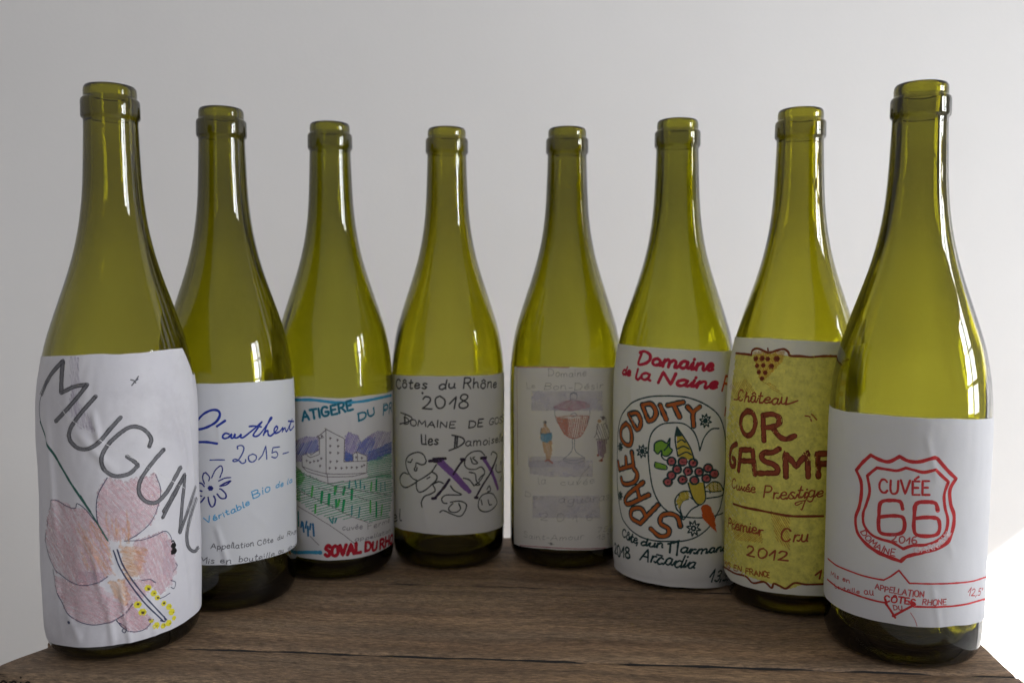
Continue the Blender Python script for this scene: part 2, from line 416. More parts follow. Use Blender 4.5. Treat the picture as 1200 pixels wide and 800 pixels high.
PW = [((0.78, 0.77, 0.82), (0.69, 0.68, 0.74)), ((0.77, 0.78, 0.82), (0.73, 0.74, 0.79)), ((0.74, 0.73, 0.74), (0.69, 0.68, 0.70)), ((0.82, 0.81, 0.80), (0.78, 0.77, 0.77)),
      ((0.86, 0.83, 0.78), (0.82, 0.79, 0.75)), ((0.86, 0.85, 0.82), (0.82, 0.81, 0.79)), ((0.86, 0.85, 0.76), (0.82, 0.81, 0.72)), ((0.76, 0.76, 0.79), (0.72, 0.72, 0.76))]
EDGES = [([(42, 419), (60, 418), (120, 415), (140, 416), (185, 411), (212, 408), (224, 440)], [(46, 735), (56, 750), (80, 757), (120, 758), (170, 748), (215, 730), (231, 716)]),
         ([(206, 449), (260, 450), (310, 447), (342, 444)], [(208, 655), (235, 662), (270, 662), (310, 655), (346, 640)]),
         ([(334, 464), (360, 465), (400, 467), (430, 464), (458, 459)], [(340, 648), (352, 653), (385, 657), (420, 654), (458, 638)]),
         ([(461, 439), (500, 441), (540, 441), (570, 440), (588, 437)], [(462, 616), (490, 624), (530, 627), (560, 625), (588, 617)]),
         ([(606, 430), (650, 430), (690, 431), (722, 431)], [(602, 637), (640, 643), (680, 645), (720, 640)]),
         ([(727, 403), (760, 407), (800, 410), (840, 412), (860, 411)], [(720, 664), (740, 677), (770, 685), (800, 688), (858, 680)]),
         ([(862, 395), (900, 397), (950, 400), (992, 401)], [(849, 668), (856, 680), (890, 692), (930, 697), (975, 698)]),
         ([(984, 482), (1020, 486), (1074, 490), (1120, 491), (1164, 489)], [(972, 705), (990, 717), (1030, 729), (1075, 735), (1120, 733), (1157, 723)])]
UU = [(-66, 70), (-64, 64), (-60, 60), (-58, 54), (-44.0, 52), (-62, 53), (-62, 64), (-64, 66)]
CR = [[(-38, 130, -34, 60, 1.3, 2.2), (-8, 36, -6, 10, 0.9, 1.6), (-2, 40, 2, 8, 1.0, 1.2), (-14, 60, -10, 30, 0.7, 1.6), (12, 30, 14, 8, 0.7, 1.5), (38, 120, 44, 80, 0.9, 2.0), (-36, 50, -32, 14, 0.9, 2.0), (-12, 128, -9, 112, 1.0, 1.5), (-20, 118, -4, 100, 0.9, 2.2), (26, 128, 36, 96, 1.0, 2.0), (-30, 30, -22, 12, 0.8, 2.0), (30, 60, 36, 22, 0.6, 2.0)],
      [(-6, 118, -5, 100, 0.3, 1.2), (-8, 52, 0, 22, 0.8, 1.5), (10, 60, 22, 48, 0.25, 2.0)],
      [(10, 110, 12, 90, 0.4, 2.0)], [(-20, 60, -15, 30, 0.4, 2.0)], [(24, 110, 26, 80, 0.6, 2.5), (-20, 50, -16, 20, 0.3, 2.0)],
      [(-30, 128, -26, 100, 0.5, 1.8), (30, 60, 34, 30, 0.5, 1.8), (-12, 24, -6, 12, 0.6, 1.2)],
      [(6, 128, 14, 108, 0.5, 0.9), (18, 128, 22, 110, 0.4, 0.8), (4, 100, 14, 86, 0.3, 0.9)],
      [(8, 118, 14, 96, 0.32, 1.5), (20, 70, 24, 58, 0.2, 1.5), (14, 44, 20, 14, 0.28, 1.4), (-24, 112, -20, 96, 0.25, 2.0)]]
AMP = [0.9, 0.3, 0.35, 0.3, 0.3, 0.45, 0.4, 0.4]
for i, b in enumerate(BT):
    tag(b.root, LBL[i], 'bottle', GRP)
    pm = paper_mat('label_paper', PW[i][0], PW[i][1], i+1, smudge_amt=0.45 if i == 0 else 0.18, trans=0.36 if i in (3, 4, 5, 6) else 0.30, sm0=0.50 if i == 0 else 0.58)
    b.label(EDGES[i][0], EDGES[i][1], UU[i][0], UU[i][1], pm, wrinkle(i*13.7, AMP[i], CR[i]))
# ---------------------------------------------------------------- handwriting: a single-stroke alphabet (cap height 1, x-height .58)
GL = {
'A': (.75, '-0,0 .36,1 .72,0|-.13,.36 .6,.36'), 'B': (.62, '-.02,0 .02,1|~.02,1 .42,1 .52,.78 .38,.55 .03,.52|~.03,.52 .45,.5 .6,.25 .45,.02 .02,0'),
'C': (.68, '~.62,.82 .45,.98 .2,.95 .03,.65 .05,.28 .25,.03 .5,.02 .66,.18'), 'D': (.7, '-.04,0 .04,1|~.0,1 .35,.98 .62,.75 .66,.42 .5,.1 .02,0'),
'E': (.58, '-.55,1 .04,1 .04,0 .58,0|-.04,.52 .45,.52'), 'F': (.56, '-.04,0 .04,1 .56,1|-.04,.52 .44,.52'),
'G': (.72, '~.62,.85 .42,1 .15,.9 .02,.5 .12,.1 .4,0 .64,.12 .66,.4|-.66,.42 .38,.42'), 'H': (.68, '-.04,0 .04,1|-.64,0 .64,1|-.04,.5 .64,.5'),
'I': (.14, '-.07,0 .07,1'), 'J': (.5, '~.45,1 .45,.3 .35,.02 .12,.02 .02,.2'), 'L': (.55, '-.04,1 .04,0 .55,0'),
'M': (.85, '-0,0 .08,1 .42,.3 .76,1 .84,0'), 'N': (.7, '-.04,0 .04,1 .64,0 .64,1'), 'O': (.74, '~.37,1 .1,.85 .02,.5 .1,.12 .38,0 .64,.14 .72,.5 .62,.88 .37,1'),
'P': (.6, '-.04,0 .04,1|~.04,1 .42,1 .58,.76 .42,.5 .04,.46'), 'R': (.64, '-.04,0 .04,1|~.04,1 .42,1 .56,.77 .4,.54 .04,.5|-.3,.5 .62,0'),
'S': (.58, '~.54,.85 .36,1 .12,.92 .06,.7 .28,.54 .52,.36 .5,.1 .25,-.02 .02,.14'), 'T': (.66, '-0,1 .66,1|-.33,1 .33,0'), 'U': (.66, '~.04,1 .04,.35 .16,.04 .42,.02 .6,.25 .62,1'),
'V': (.7, '-0,1 .35,0 .7,1'), 'X': (.6, '-0,1 .6,0|-.6,1 0,0'), 'Y': (.6, '-0,1 .3,.5 .6,1|-.3,.5 .3,0'),
'a': (.52, '~.46,.5 .25,.58 .05,.4 .05,.12 .25,0 .42,.2 .46,.52|~.46,.52 .44,.12 .56,.02'), 'b': (.5, '-.04,1 .04,.02|~.04,.4 .25,.58 .46,.4 .44,.12 .22,0 .04,.1'),
'c': (.44, '~.4,.48 .22,.58 .04,.4 .04,.14 .22,0 .42,.1'), 'd': (.52, '~.44,.48 .24,.58 .04,.4 .04,.12 .24,0 .44,.16|~.48,1.02 .46,.4 .5,.04'),
'e': (.46, '~.06,.28 .4,.34 .38,.52 .2,.58 .04,.38 .06,.1 .24,0 .46,.12'), 'f': (.36, '~.36,.95 .22,1 .14,.8 .12,0|-0,.56 .32,.56'),
'g': (.5, '~.44,.48 .22,.58 .04,.4 .06,.14 .26,.04 .44,.22 .46,.54|~.46,.54 .44,-.18 .26,-.36 .04,-.24'), 'h': (.5, '-.04,1 .04,0|~.04,.36 .22,.58 .4,.5 .43,.1 .5,.02'),
'i': (.12, '-.06,.56 .06,0|-.06,.8 .08,.84'), 'l': (.14, '~.06,1.0 .04,.15 .16,.02'), 'm': (.78, '-.04,.56 .04,0|~.04,.36 .2,.58 .34,.46 .36,0|~.36,.36 .54,.58 .7,.46 .72,.04'),
'n': (.5, '-.04,.56 .04,0|~.04,.36 .22,.58 .4,.5 .43,.1 .5,.02'), 'o': (.48, '~.24,.58 .05,.44 .04,.15 .22,0 .42,.12 .45,.42 .24,.58'), 'p': (.5, '-.04,.56 .02,-.36|~.04,.42 .25,.58 .46,.4 .44,.12 .22,0 .04,.12'),
'r': (.36, '-.04,.56 .04,0|~.04,.34 .16,.54 .34,.54'), 's': (.4, '~.36,.5 .2,.58 .06,.46 .2,.3 .36,.14 .2,0 .02,.08'), 't': (.36, '~.16,.9 .14,.15 .22,.02 .36,.06|-0,.6 .34,.62'),
'u': (.5, '~.04,.56 .04,.18 .16,.02 .34,.08 .42,.3 .43,.56|~.43,.56 .42,.12 .5,.02'), 'v': (.44, '-.02,.56 .2,0 .42,.56'), 'z': (.44, '-.02,.56 .4,.56 .02,0 .44,0'),
'é': (.46, '~.06,.28 .4,.34 .38,.52 .2,.58 .04,.38 .06,.1 .24,0 .46,.12|-.18,.72 .36,.9'), 'É': (.58, '-.55,1 .04,1 .04,0 .58,0|-.04,.52 .45,.52|-.2,1.14 .48,1.34'), 'è': (.46, '~.06,.28 .4,.34 .38,.52 .2,.58 .04,.38 .06,.1 .24,0 .46,.12|-.1,.9 .28,.74'),
'ô': (.48, '~.24,.58 .05,.44 .04,.15 .22,0 .42,.12 .45,.42 .24,.58|-.06,.7 .24,.88 .42,.7'), 'â': (.52, '~.46,.5 .25,.58 .05,.4 .05,.12 .25,0 .42,.2 .46,.52|~.46,.52 .44,.12 .56,.02|-.08,.7 .26,.88 .44,.7'),
'Ô': (.74, '~.37,1 .1,.85 .02,.5 .1,.12 .38,0 .64,.14 .72,.5 .62,.88 .37,1|-.2,1.12 .38,1.3 .56,1.12'),
'0': (.56, '~.28,1 .06,.8 .03,.4 .14,.04 .34,0 .52,.25 .53,.7 .28,1'), '1': (.36, '-0,.4 .3,1 .3,0'), '2': (.56, '~.06,.78 .2,.99 .44,.94 .48,.7 .3,.35 .02,.03|-.02,.03 .56,.02'),
'3': (.5, '~.06,.88 .26,1 .46,.82 .36,.56 .18,.52|~.18,.52 .44,.46 .5,.2 .3,0 .04,.1'), '5': (.52, '-.5,1 .12,.98 .08,.56|~.08,.56 .34,.62 .5,.36 .38,.04 .04,.06'), '6': (.52, '~.44,.96 .18,.85 .04,.45 .08,.1 .3,0 .5,.2 .42,.46 .2,.48 .06,.3'),
'7': (.5, '-.02,1 .5,1 .18,0'), '8': (.52, '~.26,.54 .08,.7 .12,.94 .3,1 .46,.88 .42,.66 .26,.54 .04,.34 .06,.08 .28,0 .5,.12 .48,.36 .26,.54'),
'-': (.34, '-.02,.36 .32,.38'), "'": (.1, '-.08,1.05 .02,.8'), ',': (.12, '-.08,.06 .0,-.2'), '°': (.28, '~.14,1 .02,.88 .14,.74 .27,.88 .14,1'), '.': (.1, '-.03,.02 .08,.04'), ' ': (.34, ''),
}
rng = random.Random(11)
def pp(t): return [tuple(float(q) for q in w.split(',')) for w in t.split()]
class Pen:
    """strokes of one ink on one label, gathered into one mesh lying on the paper"""
    def __init__(s, b, name, inkm, crop=(0, 0, 1), split=False):
        s.split = split; s.mix = False; s.out = []; s.bw = {0: 1.15, 3: 1.8, 4: 1.15, 5: 1.7, 6: 1.55, 7: 1.45}.get(b.i, 1.4); s.b, s.name, s.ink, s.c = b, name, inkm, crop; s.V, s.F = [], []
        s.mm = math.hypot(b.x, b.y)*1000*math.cos(math.atan2(abs(b.x), b.y))/FPX   # millimetres on the label for one photo pixel
    def at(s, *crop): s.c = crop; return s
    def px(s, p): return (s.c[0]+p[0]/s.c[2], s.c[1]+p[1]/s.c[2])
    def ribbon(s, uz, w, vary=0.16):
        P = [np.array(q, float) for q in uz]
        R = [P[0]]
        for a, c in zip(P, P[1:]):
            n = max(1, int(np.hypot(*(c-a))/0.8))
            for k in range(1, n+1): R.append(a+(c-a)*k/n)
        if len(R) < 2: return
        s.b.layer += 1
        off = 0.05+(s.b.layer % 4000)*0.00007
        run = []
        ph = rng.random()*50
        def flush():
            if len(run) < 2: run.clear(); return
            base = len(s.V)
            for k, (q, t, ww) in enumerate(run):
                nrm = np.array([-t[1], t[0]])
                for e in (-1, 0, 1):
                    pt = q+nrm*ww*e/2
                    s.V.append(s.b.P(pt[0], pt[1], off))
            m = len(run)
            for k in range(m-1):
                a = base+3*k
                s.F.append((a, a+3, a+4, a+1)); s.F.append((a+1, a+4, a+5, a+2))
            # rounded ends
            for k, sg in ((0, -1), (m-1, 1)):
                q, t, ww = run[k]; i0 = base+3*k; nrm = np.array([-t[1], t[0]])
                pts = [i0, ]
                for an in (-55, 0, 55):
                    d = t*sg*math.cos(math.radians(an))+nrm*math.sin(math.radians(an))
                    pt = q+d*ww/2; s.V.append(s.b.P(pt[0], pt[1], off)); pts.append(len(s.V)-1)
                pts.append(i0+2)
                for a in range(4): s.F.append((i0+1, pts[a], pts[a+1]))
            run.clear()
        for k, q in enumerate(R):
            a = R[max(0, k-1)]; c = R[min(len(R)-1, k+1)]; t = c-a; L = np.hypot(*t); t = t/L if L > 1e-9 else np.array([1., 0])
            ww = w*(1+vary*noise.noise((k*0.35, ph, 0))*1.6)
            if s.b.inside(q[0], q[1]): run.append((q, t, ww))
            else: flush()
        flush()
    def line(s, pts, w, smooth=True, close=False):
        if isinstance(pts, str): pts = pp(pts)
        if close: pts = pts+[pts[0]]
        if smooth and len(pts) > 2: pts = [tuple(q) for q in catmull(pts, 5)]
        s.ribbon([s.b.hit(*s.px(p)) for p in pts], w/s.c[2]*s.mm*s.bw)
        return s
    def L(s, text, w, smooth=True):
        for t in text.split('|'): s.line(t, w, smooth)
        return s
    def write(s, txt, p0, p1, h, w, mid=None, slant=0.06, jit=0.075, join=False):
        A = np.array(s.b.hit(*s.px(p0))); B = np.array(s.b.hit(*s.px(p1)))
        M = np.array(s.b.hit(*s.px(mid))) if mid else (A+B)/2
        hm = h/s.c[2]*s.mm; wm = w/s.c[2]*s.mm*s.bw
        gap = 0.17
        tot = sum(GL[c][0]+gap for c in txt)-gap
        def bez(t):
            Cc = 2*M-(A+B)/2
            return (1-t)**2*A+2*t*(1-t)*Cc+t*t*B
        x = 0
        for ci, c in enumerate(txt):
            gw, strokes = GL[c]
            if join and ci+1 < len(txt) and c.islower() and txt[ci+1].islower() and strokes:
                x0_ = 0.0 if txt[ci+1] not in 'acdegoqéèôâ' else 0.05
                strokes += '|~%.3f,.10 %.3f,.03 %.3f,.16 %.3f,.40' % (gw-.08, gw+.04, gw+gap*.7, gw+gap+x0_+.02)
            js, jr, jy = 1+rng.uniform(-1, 1)*jit*1.5, rng.uniform(-1, 1)*jit*1.2, rng.uniform(-1, 1)*jit
            for st in strokes.split('|'):
                if not st: continue
                pts = pp(st[1:])
                if st[0] == '~': pts = [tuple(q) for q in catmull(pts, 4)]
                o = []
                for (gx, gy) in pts:
                    gx2 = gx+gy*(slant+jr); gy2 = gy*js+jy
                    t = (x+gx2)/tot; q = bez(t); d = bez(t+0.01)-bez(t-0.01); d = d/np.hypot(*d)
                    o.append(q+np.array([-d[1], d[0]])*gy2*hm)
                s.ribbon(o, wm)
            x += gw+gap
        return s
    def hatch(s, poly, ang, gap, w, jit=0.3, wob=0.0):
        if isinstance(poly, str): poly = pp(poly)
        ca, sa = math.cos(math.radians(ang)), math.sin(math.radians(ang))
        Q = [(x*ca+y*sa, -x*sa+y*ca) for x, y in poly]
        y = min(q[1] for q in Q)+gap*0.5; y1 = max(q[1] for q in Q)
        while y < y1:
            xs = []
            for (a, b_), (c, d) in zip(Q, Q[1:]+Q[:1]):
                if (b_ <= y) != (d <= y): xs.append(a+(y-b_)*(c-a)/(d-b_))
            xs.sort()
            for a, c in zip(xs[::2], xs[1::2]):
                if c-a < w*0.4: continue
                a += rng.uniform(-1, 1)*jit*gap*1.5; c += rng.uniform(-1, 1)*jit*gap*1.5
                n = max(2, int((c-a)/(6*s.c[2]))+1); pts = []
                for k in range(n+1):
                    xx = a+(c-a)*k/n; yy = y+rng.uniform(-1, 1)*wob*gap
                    pts.append((xx*ca-yy*sa, xx*sa+yy*ca))
                s.ribbon([s.b.hit(*s.px(p)) for p in pts], w/s.c[2]*s.mm)
            y += gap*(1+rng.uniform(-1, 1)*jit*0.6)
        if s.one: s.cut()
        return s
    def dot(s, x, y, r):
        ps = [(x+r*0.5*math.cos(a), y+r*0.5*math.sin(a)) for a in [k*math.pi/3 for k in range(7)]]
        s.line(ps, r*1.15, smooth=False)
        if s.split: s.cut()
        return s
    one = property(lambda s: s.split or (not s.mix))
    def cut(s):
        if s.V:
            s.out.append(mesh_obj(s.name, s.V, s.F, s.ink, s.b.lab)); s.V, s.F = [], []
    def ring(s, x, y, rx, ry, w):
        s.line([(x+rx*math.cos(a)*(1+rng.uniform(-.06, .06)), y+ry*math.sin(a)) for a in [k*math.pi/5 for k in range(11)]], w)
        return s
    def done(s, label=None):
        s.cut()
        if label:
            for o in s.out: o['label'] = label
        return s

# ------ first bottle: slanting capitals, pink flower
b = BT[0]
A_, B_ = (40, 400, 4), (40, 560, 4)
Pen(b, 'pink_shading', ink('violet_wash', (0.42, 0.34, 0.50), 0.26, 160), A_).hatch('160,70 205,75 212,200 205,290 262,370 285,420 220,420 160,330 170,200', 80, 5, 6, 1.2, 0.6) \
    .at(*B_).hatch('600,290 655,300 660,420 640,470 600,450', 75, 6, 7).hatch('200,440 330,445 330,480 230,500 190,490', 20, 6, 7).done('soft violet shading on the wrinkled paper')
pk = Pen(b, 'flower_petals', ink('pink_pencil', (0.80, 0.55, 0.60), 0.36, 420), B_)
pk.hatch('95,102 190,145 240,150 300,220 345,300 360,440 300,490 230,505 165,485 110,440 75,380 55,300 62,200', 62, 6, 10, 0.9, 0.5)
pk.hatch('340,0 300,75 290,140 298,210 330,290 435,290 540,210 575,140 590,60 565,-15 420,20', 48, 7, 10, 0.9, 0.5)
pk.hatch('100,450 165,490 300,500 440,600 370,670 280,690 200,665 150,610 110,520', 30, 6, 10, 0.9, 0.5).hatch('420,480 440,610 480,590 560,480', 40, 7, 10, 0.9, 0.5)
pk.hatch('470,300 610,255 650,310 665,430 640,500 590,540 500,470 470,400', 66, 7, 10, 0.9, 0.5).hatch('390,668 460,600 550,660 520,705 470,720 420,700', 40, 6, 10, 0.9, 0.5).done('pink coloured pencil petals')
Pen(b, 'flower_petals', ink('orange_pencil', (0.86, 0.50, 0.26), 0.34, 420), B_).hatch('215,215 300,230 350,300 385,420 330,450 240,420 225,330', 58, 9, 6, 3.5, 0.5) \
    .hatch('320,200 440,195 445,270 370,300', 84, 10, 6, 3.0, 0.5).hatch('400,320 520,330 500,440 430,480', 15, 7, 10, 0.9, 0.5).hatch('350,480 420,480 450,560 430,600 380,560', 50, 7, 10, 0.9, 0.5).done('orange pencil heart of the flower')
ol = Pen(b, 'flower_outline', ink('dark_blue_pen', (0.05, 0.06, 0.13)), B_)
ol.L('340,0 300,75 290,140 298,210 322,262|565,-15 590,60 575,140 540,210 480,265 435,290|300,220 270,185 240,150 200,122 190,145 150,135 95,102 75,150|62,195 66,225|57,260 55,300 75,380 110,440 165,485 230,505 300,490 345,462|90,430 110,520 150,610 200,665 280,690 370,670 430,630 460,590|420,295 500,290 560,270 610,250 635,270 645,300|660,400 670,412 650,440|640,480 662,490 655,518 640,512|500,480 540,475 565,490|585,565 610,555 635,540|385,668 420,705 470,720 520,705 555,660|400,680 430,700 425,725 412,715 430,695', 3.2)
ol.L('370,340 400,420 450,500 520,590 605,672|388,335 415,410 470,495 540,580 620,665|590,668 612,672 608,650', 5).dot(170, 675, 7).dot(535, 520, 5).dot(558, 542, 5).dot(576, 561, 5).dot(606, 586, 5).dot(505, 630, 5).dot(484, 590, 5).dot(572, 690, 5).dot(606, 688, 5).dot(537, 662, 5)
ol.at(*A_).L('60,190 28,262 19,320 28,385 50,440|460,195 480,178', 4).done('thin dark pen outline of the flower')
Pen(b, 'pollen', ink('yellow_felt', (0.80, 0.72, 0.05), 0.9), B_, True).dot(530, 515, 14).dot(557, 540, 13).dot(573, 560, 11).dot(605, 588, 12).dot(630, 603, 13).dot(643, 628, 15).dot(655, 656, 10).dot(628, 680, 14).dot(603, 692, 12).dot(568, 690, 15).dot(505, 628, 16).dot(483, 592, 15).dot(545, 668, 8).done('yellow dots of pollen')
Pen(b, 'pollen_speck', ink('brown_dot', (0.12, 0.08, 0.04)), B_, True).dot(533, 520, 5).dot(559, 542, 5).dot(576, 561, 5).dot(606, 587, 5).dot(507, 631, 6).dot(485, 590, 5).dot(572, 692, 5).dot(605, 688, 5).dot(538, 663, 5).done('brown specks in the pollen')
Pen(b, 'stem_drawing', ink('dark_green_felt', (0.035, 0.13, 0.11), 1), A_).L('24,380 50,440 100,540 160,650 200,712 262,800', 9).at(*B_).L('215,85 300,220 345,295', 5).done()
Pen(b, 'burnt_spot', ink('black_blot', (0.012, 0.010, 0.012)), B_).dot(650, 318, 13).dot(652, 342, 14).dot(645, 352, 8).line('640,300 650,295 660,312', 5).done('black spot on the right petal')
gp = Pen(b, 'lettering', ink('soft_pencil', (0.20, 0.20, 0.22), 0.66, 600), A_)
ge = Pen(b, 'lettering', ink('dark_pencil', (0.055, 0.055, 0.065), 0.9, 900), A_)
def bold(pts, w, edge=3.4):
    pts = [tuple(q) for q in catmull(pp(pts), 6)] if isinstance(pts, str) else pts
    gp.line(pts, w, smooth=False)
    for sg in (-1, 1):
        o = []
        for k in range(len(pts)):
            a = pts[max(0, k-1)]; c = pts[min(len(pts)-1, k+1)]; dx, dy = c[0]-a[0], c[1]-a[1]; L = math.hypot(dx, dy) or 1
            o.append((pts[k][0]-dy/L*w*0.50*sg+rng.uniform(-1, 1), pts[k][1]+dx/L*w*0.50*sg))
        ge.line(o, edge, smooth=False)
for t in ('30,255 60,190 95,140 135,95|135,95 128,160 125,245|125,245 185,215 245,205|245,205 170,300 100,378|285,260 215,340 168,410 165,460 200,500 250,505 300,475 350,415 402,357|535,495 542,455 505,412 450,402 395,435 340,490 315,545 325,600 375,632 440,622 482,585|482,580 460,560 430,540|602,507 550,570 495,650 487,710 520,750 570,755 620,705 655,640 680,590|604,800 650,720 700,625').split('|'):
    bold(t, 15)
gp.at(*B_); ge.at(*B_)
for t in '598,188 650,90 698,-12|700,-12 695,80 680,258|680,258 720,150 752,40|757,95 730,180 715,260 720,320 745,345 764,325'.split('|'): bold(t, 12)
gp.at(*A_).L('452,208 466,190 482,166|448,182 462,186 470,196', 5)
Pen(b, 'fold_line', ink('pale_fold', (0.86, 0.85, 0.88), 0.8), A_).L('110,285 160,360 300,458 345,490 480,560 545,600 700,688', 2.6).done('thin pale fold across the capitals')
gp.done('grey pencil capitals'); ge.done('darker edges of the pencil capitals')

# ------ second bottle
b = BT[1]
A_, B_ = (225, 470, 8), (225, 560, 7.27)
q = Pen(b, 'lettering', ink('blue_felt', (0.018, 0.045, 0.36)), A_)
q.L('25,228 70,165 120,118 190,88 245,95 262,135 230,195 160,240 90,265 28,270|20,390 60,388 140,388 235,402|235,240 310,188', 15)
q.L('345,312 312,306 288,332 300,354 340,345 372,312 364,342 385,350 405,312 400,345 430,345 462,315 455,340 480,345 540,300 600,250 655,200|655,200 605,275 575,322 600,336 640,310 700,230 740,175 748,162 735,163 700,240 670,322|676,305 708,280 716,322 745,325 800,265 790,240 770,268 775,304 820,290 850,252 846,290|850,280 872,255 880,283 895,278 940,170|940,170 915,255 928,275 955,240|538,242 590,238 650,246|903,192 955,195', 12).done('blue cursive lettering')
q = Pen(b, 'lettering', ink('blue_pen', (0.045, 0.075, 0.32), 0.92), A_)
q.L('170,556 240,554 305,555|428,452 428,428 465,420 487,445 470,500 430,560 392,570 385,558 405,548 440,562 470,588 500,575 503,552|570,500 532,520 535,560 565,575 600,550 600,515 570,500|850,497 905,482', 8.5).L('625,552 660,510 692,422 700,548|820,432 757,440 748,490', 8.5, False).L('748,490 785,478 802,508 780,535 745,526', 8.5).done('blue year 2015')
q = Pen(b, 'daisy_drawing', ink('navy_pen', (0.022, 0.03, 0.24)), A_)
q.L('117,778 100,725 110,682 122,678|128,672 165,715 157,752|185,722 220,650 270,610 286,650 262,720|250,752 310,725 362,720', 8).at(*B_).L('238,72 290,62 330,28 285,45 240,72|215,140 245,175 285,175 288,140 250,100 236,96|138,168 145,210 165,248 190,235 199,190 186,158|48,222 80,205 107,170|48,152 82,158|42,45 80,50 105,76|55,110 85,116', 9).dot(158, 90, 18).done('dark blue daisy')
Pen(b, 'lettering', ink('sky_blue_felt', (0.10, 0.42, 0.72), 0.72), B_).write('Véritable', (120, 394), (492, 230), 46, 6.5).write('Bio', (520, 178), (668, 112), 66, 7).write('de', (712, 92), (775, 68), 48, 7).write('la', (806, 58), (850, 38), 44, 7).done('pale blue handwriting')
Pen(b, 'lettering', ink('grey_pen', (0.13, 0.13, 0.15), 0.85), B_).write('Appellation', (160, 606), (525, 580), 46, 4.6, mid=(345, 602)).write('Côte', (556, 578), (690, 548), 44, 4.6).write('du', (728, 532), (776, 518), 38, 4.6).write('Rhône', (806, 500), (892, 462), 38, 4.6).write('Mis', (62, 722), (190, 735), 46, 4.6).write('en', (240, 730), (332, 727), 50, 4.6).write('bouteille', (398, 718), (700, 668), 46, 4.6, mid=(550, 702)).write('au', (735, 652), (778, 638), 40, 4.6).write('domaine', (815, 620), (905, 570), 36, 4.6).done('small grey handwriting')

# ------ third bottle: castle
b = BT[2]
A_, B_ = (340, 455, 7.62), (340, 555, 7.62)
Pen(b, 'hills_drawing', ink('violet_pencil', (0.33, 0.27, 0.56), 0.58, 500), A_).hatch('45,470 130,435 250,440 255,560 105,600 105,660 45,660', 118, 13, 9).hatch('490,430 520,395 600,425 640,500 600,570 560,590 560,650 490,650', 112, 12, 10).hatch('640,480 700,430 780,385 895,395 900,570 800,640 690,655 680,600 600,570', 116, 12, 10).done('violet hills behind the castle')
Pen(b, 'hills_drawing', ink('blue_pencil', (0.08, 0.18, 0.56), 0.6, 500), A_).hatch('700,570 905,480 905,575 800,640 690,655', 160, 10, 9).hatch('600,500 680,450 760,440 740,570 680,600 600,570', 112, 14, 8).hatch('490,560 560,600 560,650 490,652', 10, 10, 9).hatch('50,510 240,460 250,560 100,600 60,600', 118, 16, 8).done('blue pencil over the hills')
Pen(b, 'field_drawing', ink('pale_green_pencil', (0.14, 0.50, 0.30), 0.58, 500), A_).hatch('690,660 900,575 905,800 690,800', 170, 16, 9).at(*B_).hatch('55,-30 330,90 660,45 905,-5 905,190 880,400 690,430 560,380 230,230 70,130', 168, 19, 9).hatch('55,110 330,260 560,400 400,420 230,360 60,230', 165, 24, 8).done('pale green pencil fields')
Pen(b, 'field_drawing', ink('bright_green_pencil', (0.10, 0.52, 0.10), 0.5, 700), (340, 555, 7.62)).hatch('50,-70 110,-10 130,40 95,100 55,110', 150, 11, 10).hatch('60,150 95,170 90,250 62,240', 80, 11, 10).done('bright green pencil patch')
v = Pen(b, 'vines_drawing', ink('green_felt', (0.02, 0.34, 0.13), 0.85), B_)
v.L('412,112 398,182|488,125 474,186|552,140 548,228|287,165 278,262|350,185 344,272|410,235 412,300|482,240 468,340|770,262 768,384|770,60 767,152', 15, False).done('dark green vines')
v = Pen(b, 'vines_drawing', ink('light_green_felt', (0.10, 0.50, 0.12), 0.7), B_)
v.L('228,282 225,352|202,120 192,205|727,80 719,152|715,245 715,350|822,282 813,372|400,120 405,160|440,240 425,290', 13, False).done('light green vines')
v = Pen(b, 'vines_drawing', ink('teal_felt', (0.04, 0.30, 0.30), 0.7), B_)
v.L('532,65 524,132|580,65 590,130|625,65 626,132|810,80 808,155|846,80 846,155|552,290 550,372|622,300 612,392|662,110 660,140|350,400 372,440|385,395 380,445|415,400 400,440|75,340 78,470', 9, False).done('teal vines')
Pen(b, 'vines_drawing', ink('blue_felt_light', (0.04, 0.20, 0.40), 0.75), B_).L('115,440 125,520|150,430 140,485|160,472 163,556|205,450 214,556|185,450 178,500|108,430 100,480', 13, False).done('blue vines')
v = Pen(b, 'castle_drawing', ink('thin_pencil', (0.16, 0.13, 0.15), 0.82), A_)
v.L('310,362 400,410 474,446 486,462 480,660|320,370 322,762|316,378 258,428 246,424 262,444 262,590|105,600 150,582 152,604 182,622 254,596|105,600 108,700 200,735 322,765|322,765 560,765 682,756 686,640|480,658 560,655 686,650|560,655 560,592 590,570 682,606 686,650|590,570 600,598 600,650|180,580 184,600 252,556|108,700 150,745 322,792 560,788 682,756|240,430 258,455 300,440', 4.2, False).at(*B_).L('60,-45 110,0 340,90 520,70 660,40 820,10 900,0|330,0 340,90|60,140 230,225 400,310 560,390 690,435|70,290 200,365 350,460 480,550 580,630|180,560 260,640|250,130 330,142 520,180 700,245|340,95 520,135 880,190', 3.6, False)
v.at(*A_)
for x, y in pp('360,450 425,465 360,518 430,520 360,578 430,580 362,658 420,655 355,715 410,715 460,715 505,712 550,710 595,710 640,700 150,650 215,655 280,630 180,665 250,650 270,695 660,690 590,620 640,625 285,430'): v.L(f'{x-5},{y-9} {x+3},{y-2} {x-4},{y+10}|{x-9},{y} {x+8},{y-2}', 4.5, False)
v.done('pencilled castle and furrows')
Pen(b, 'border_line', ink('light_blue_felt', (0.06, 0.36, 0.58), 0.82), A_).L('30,108 200,108 400,130 600,125 750,100 900,66', 17).at(*B_).L('70,705 160,703 275,706', 20).dot(268, 706, 16).done('light blue border line')
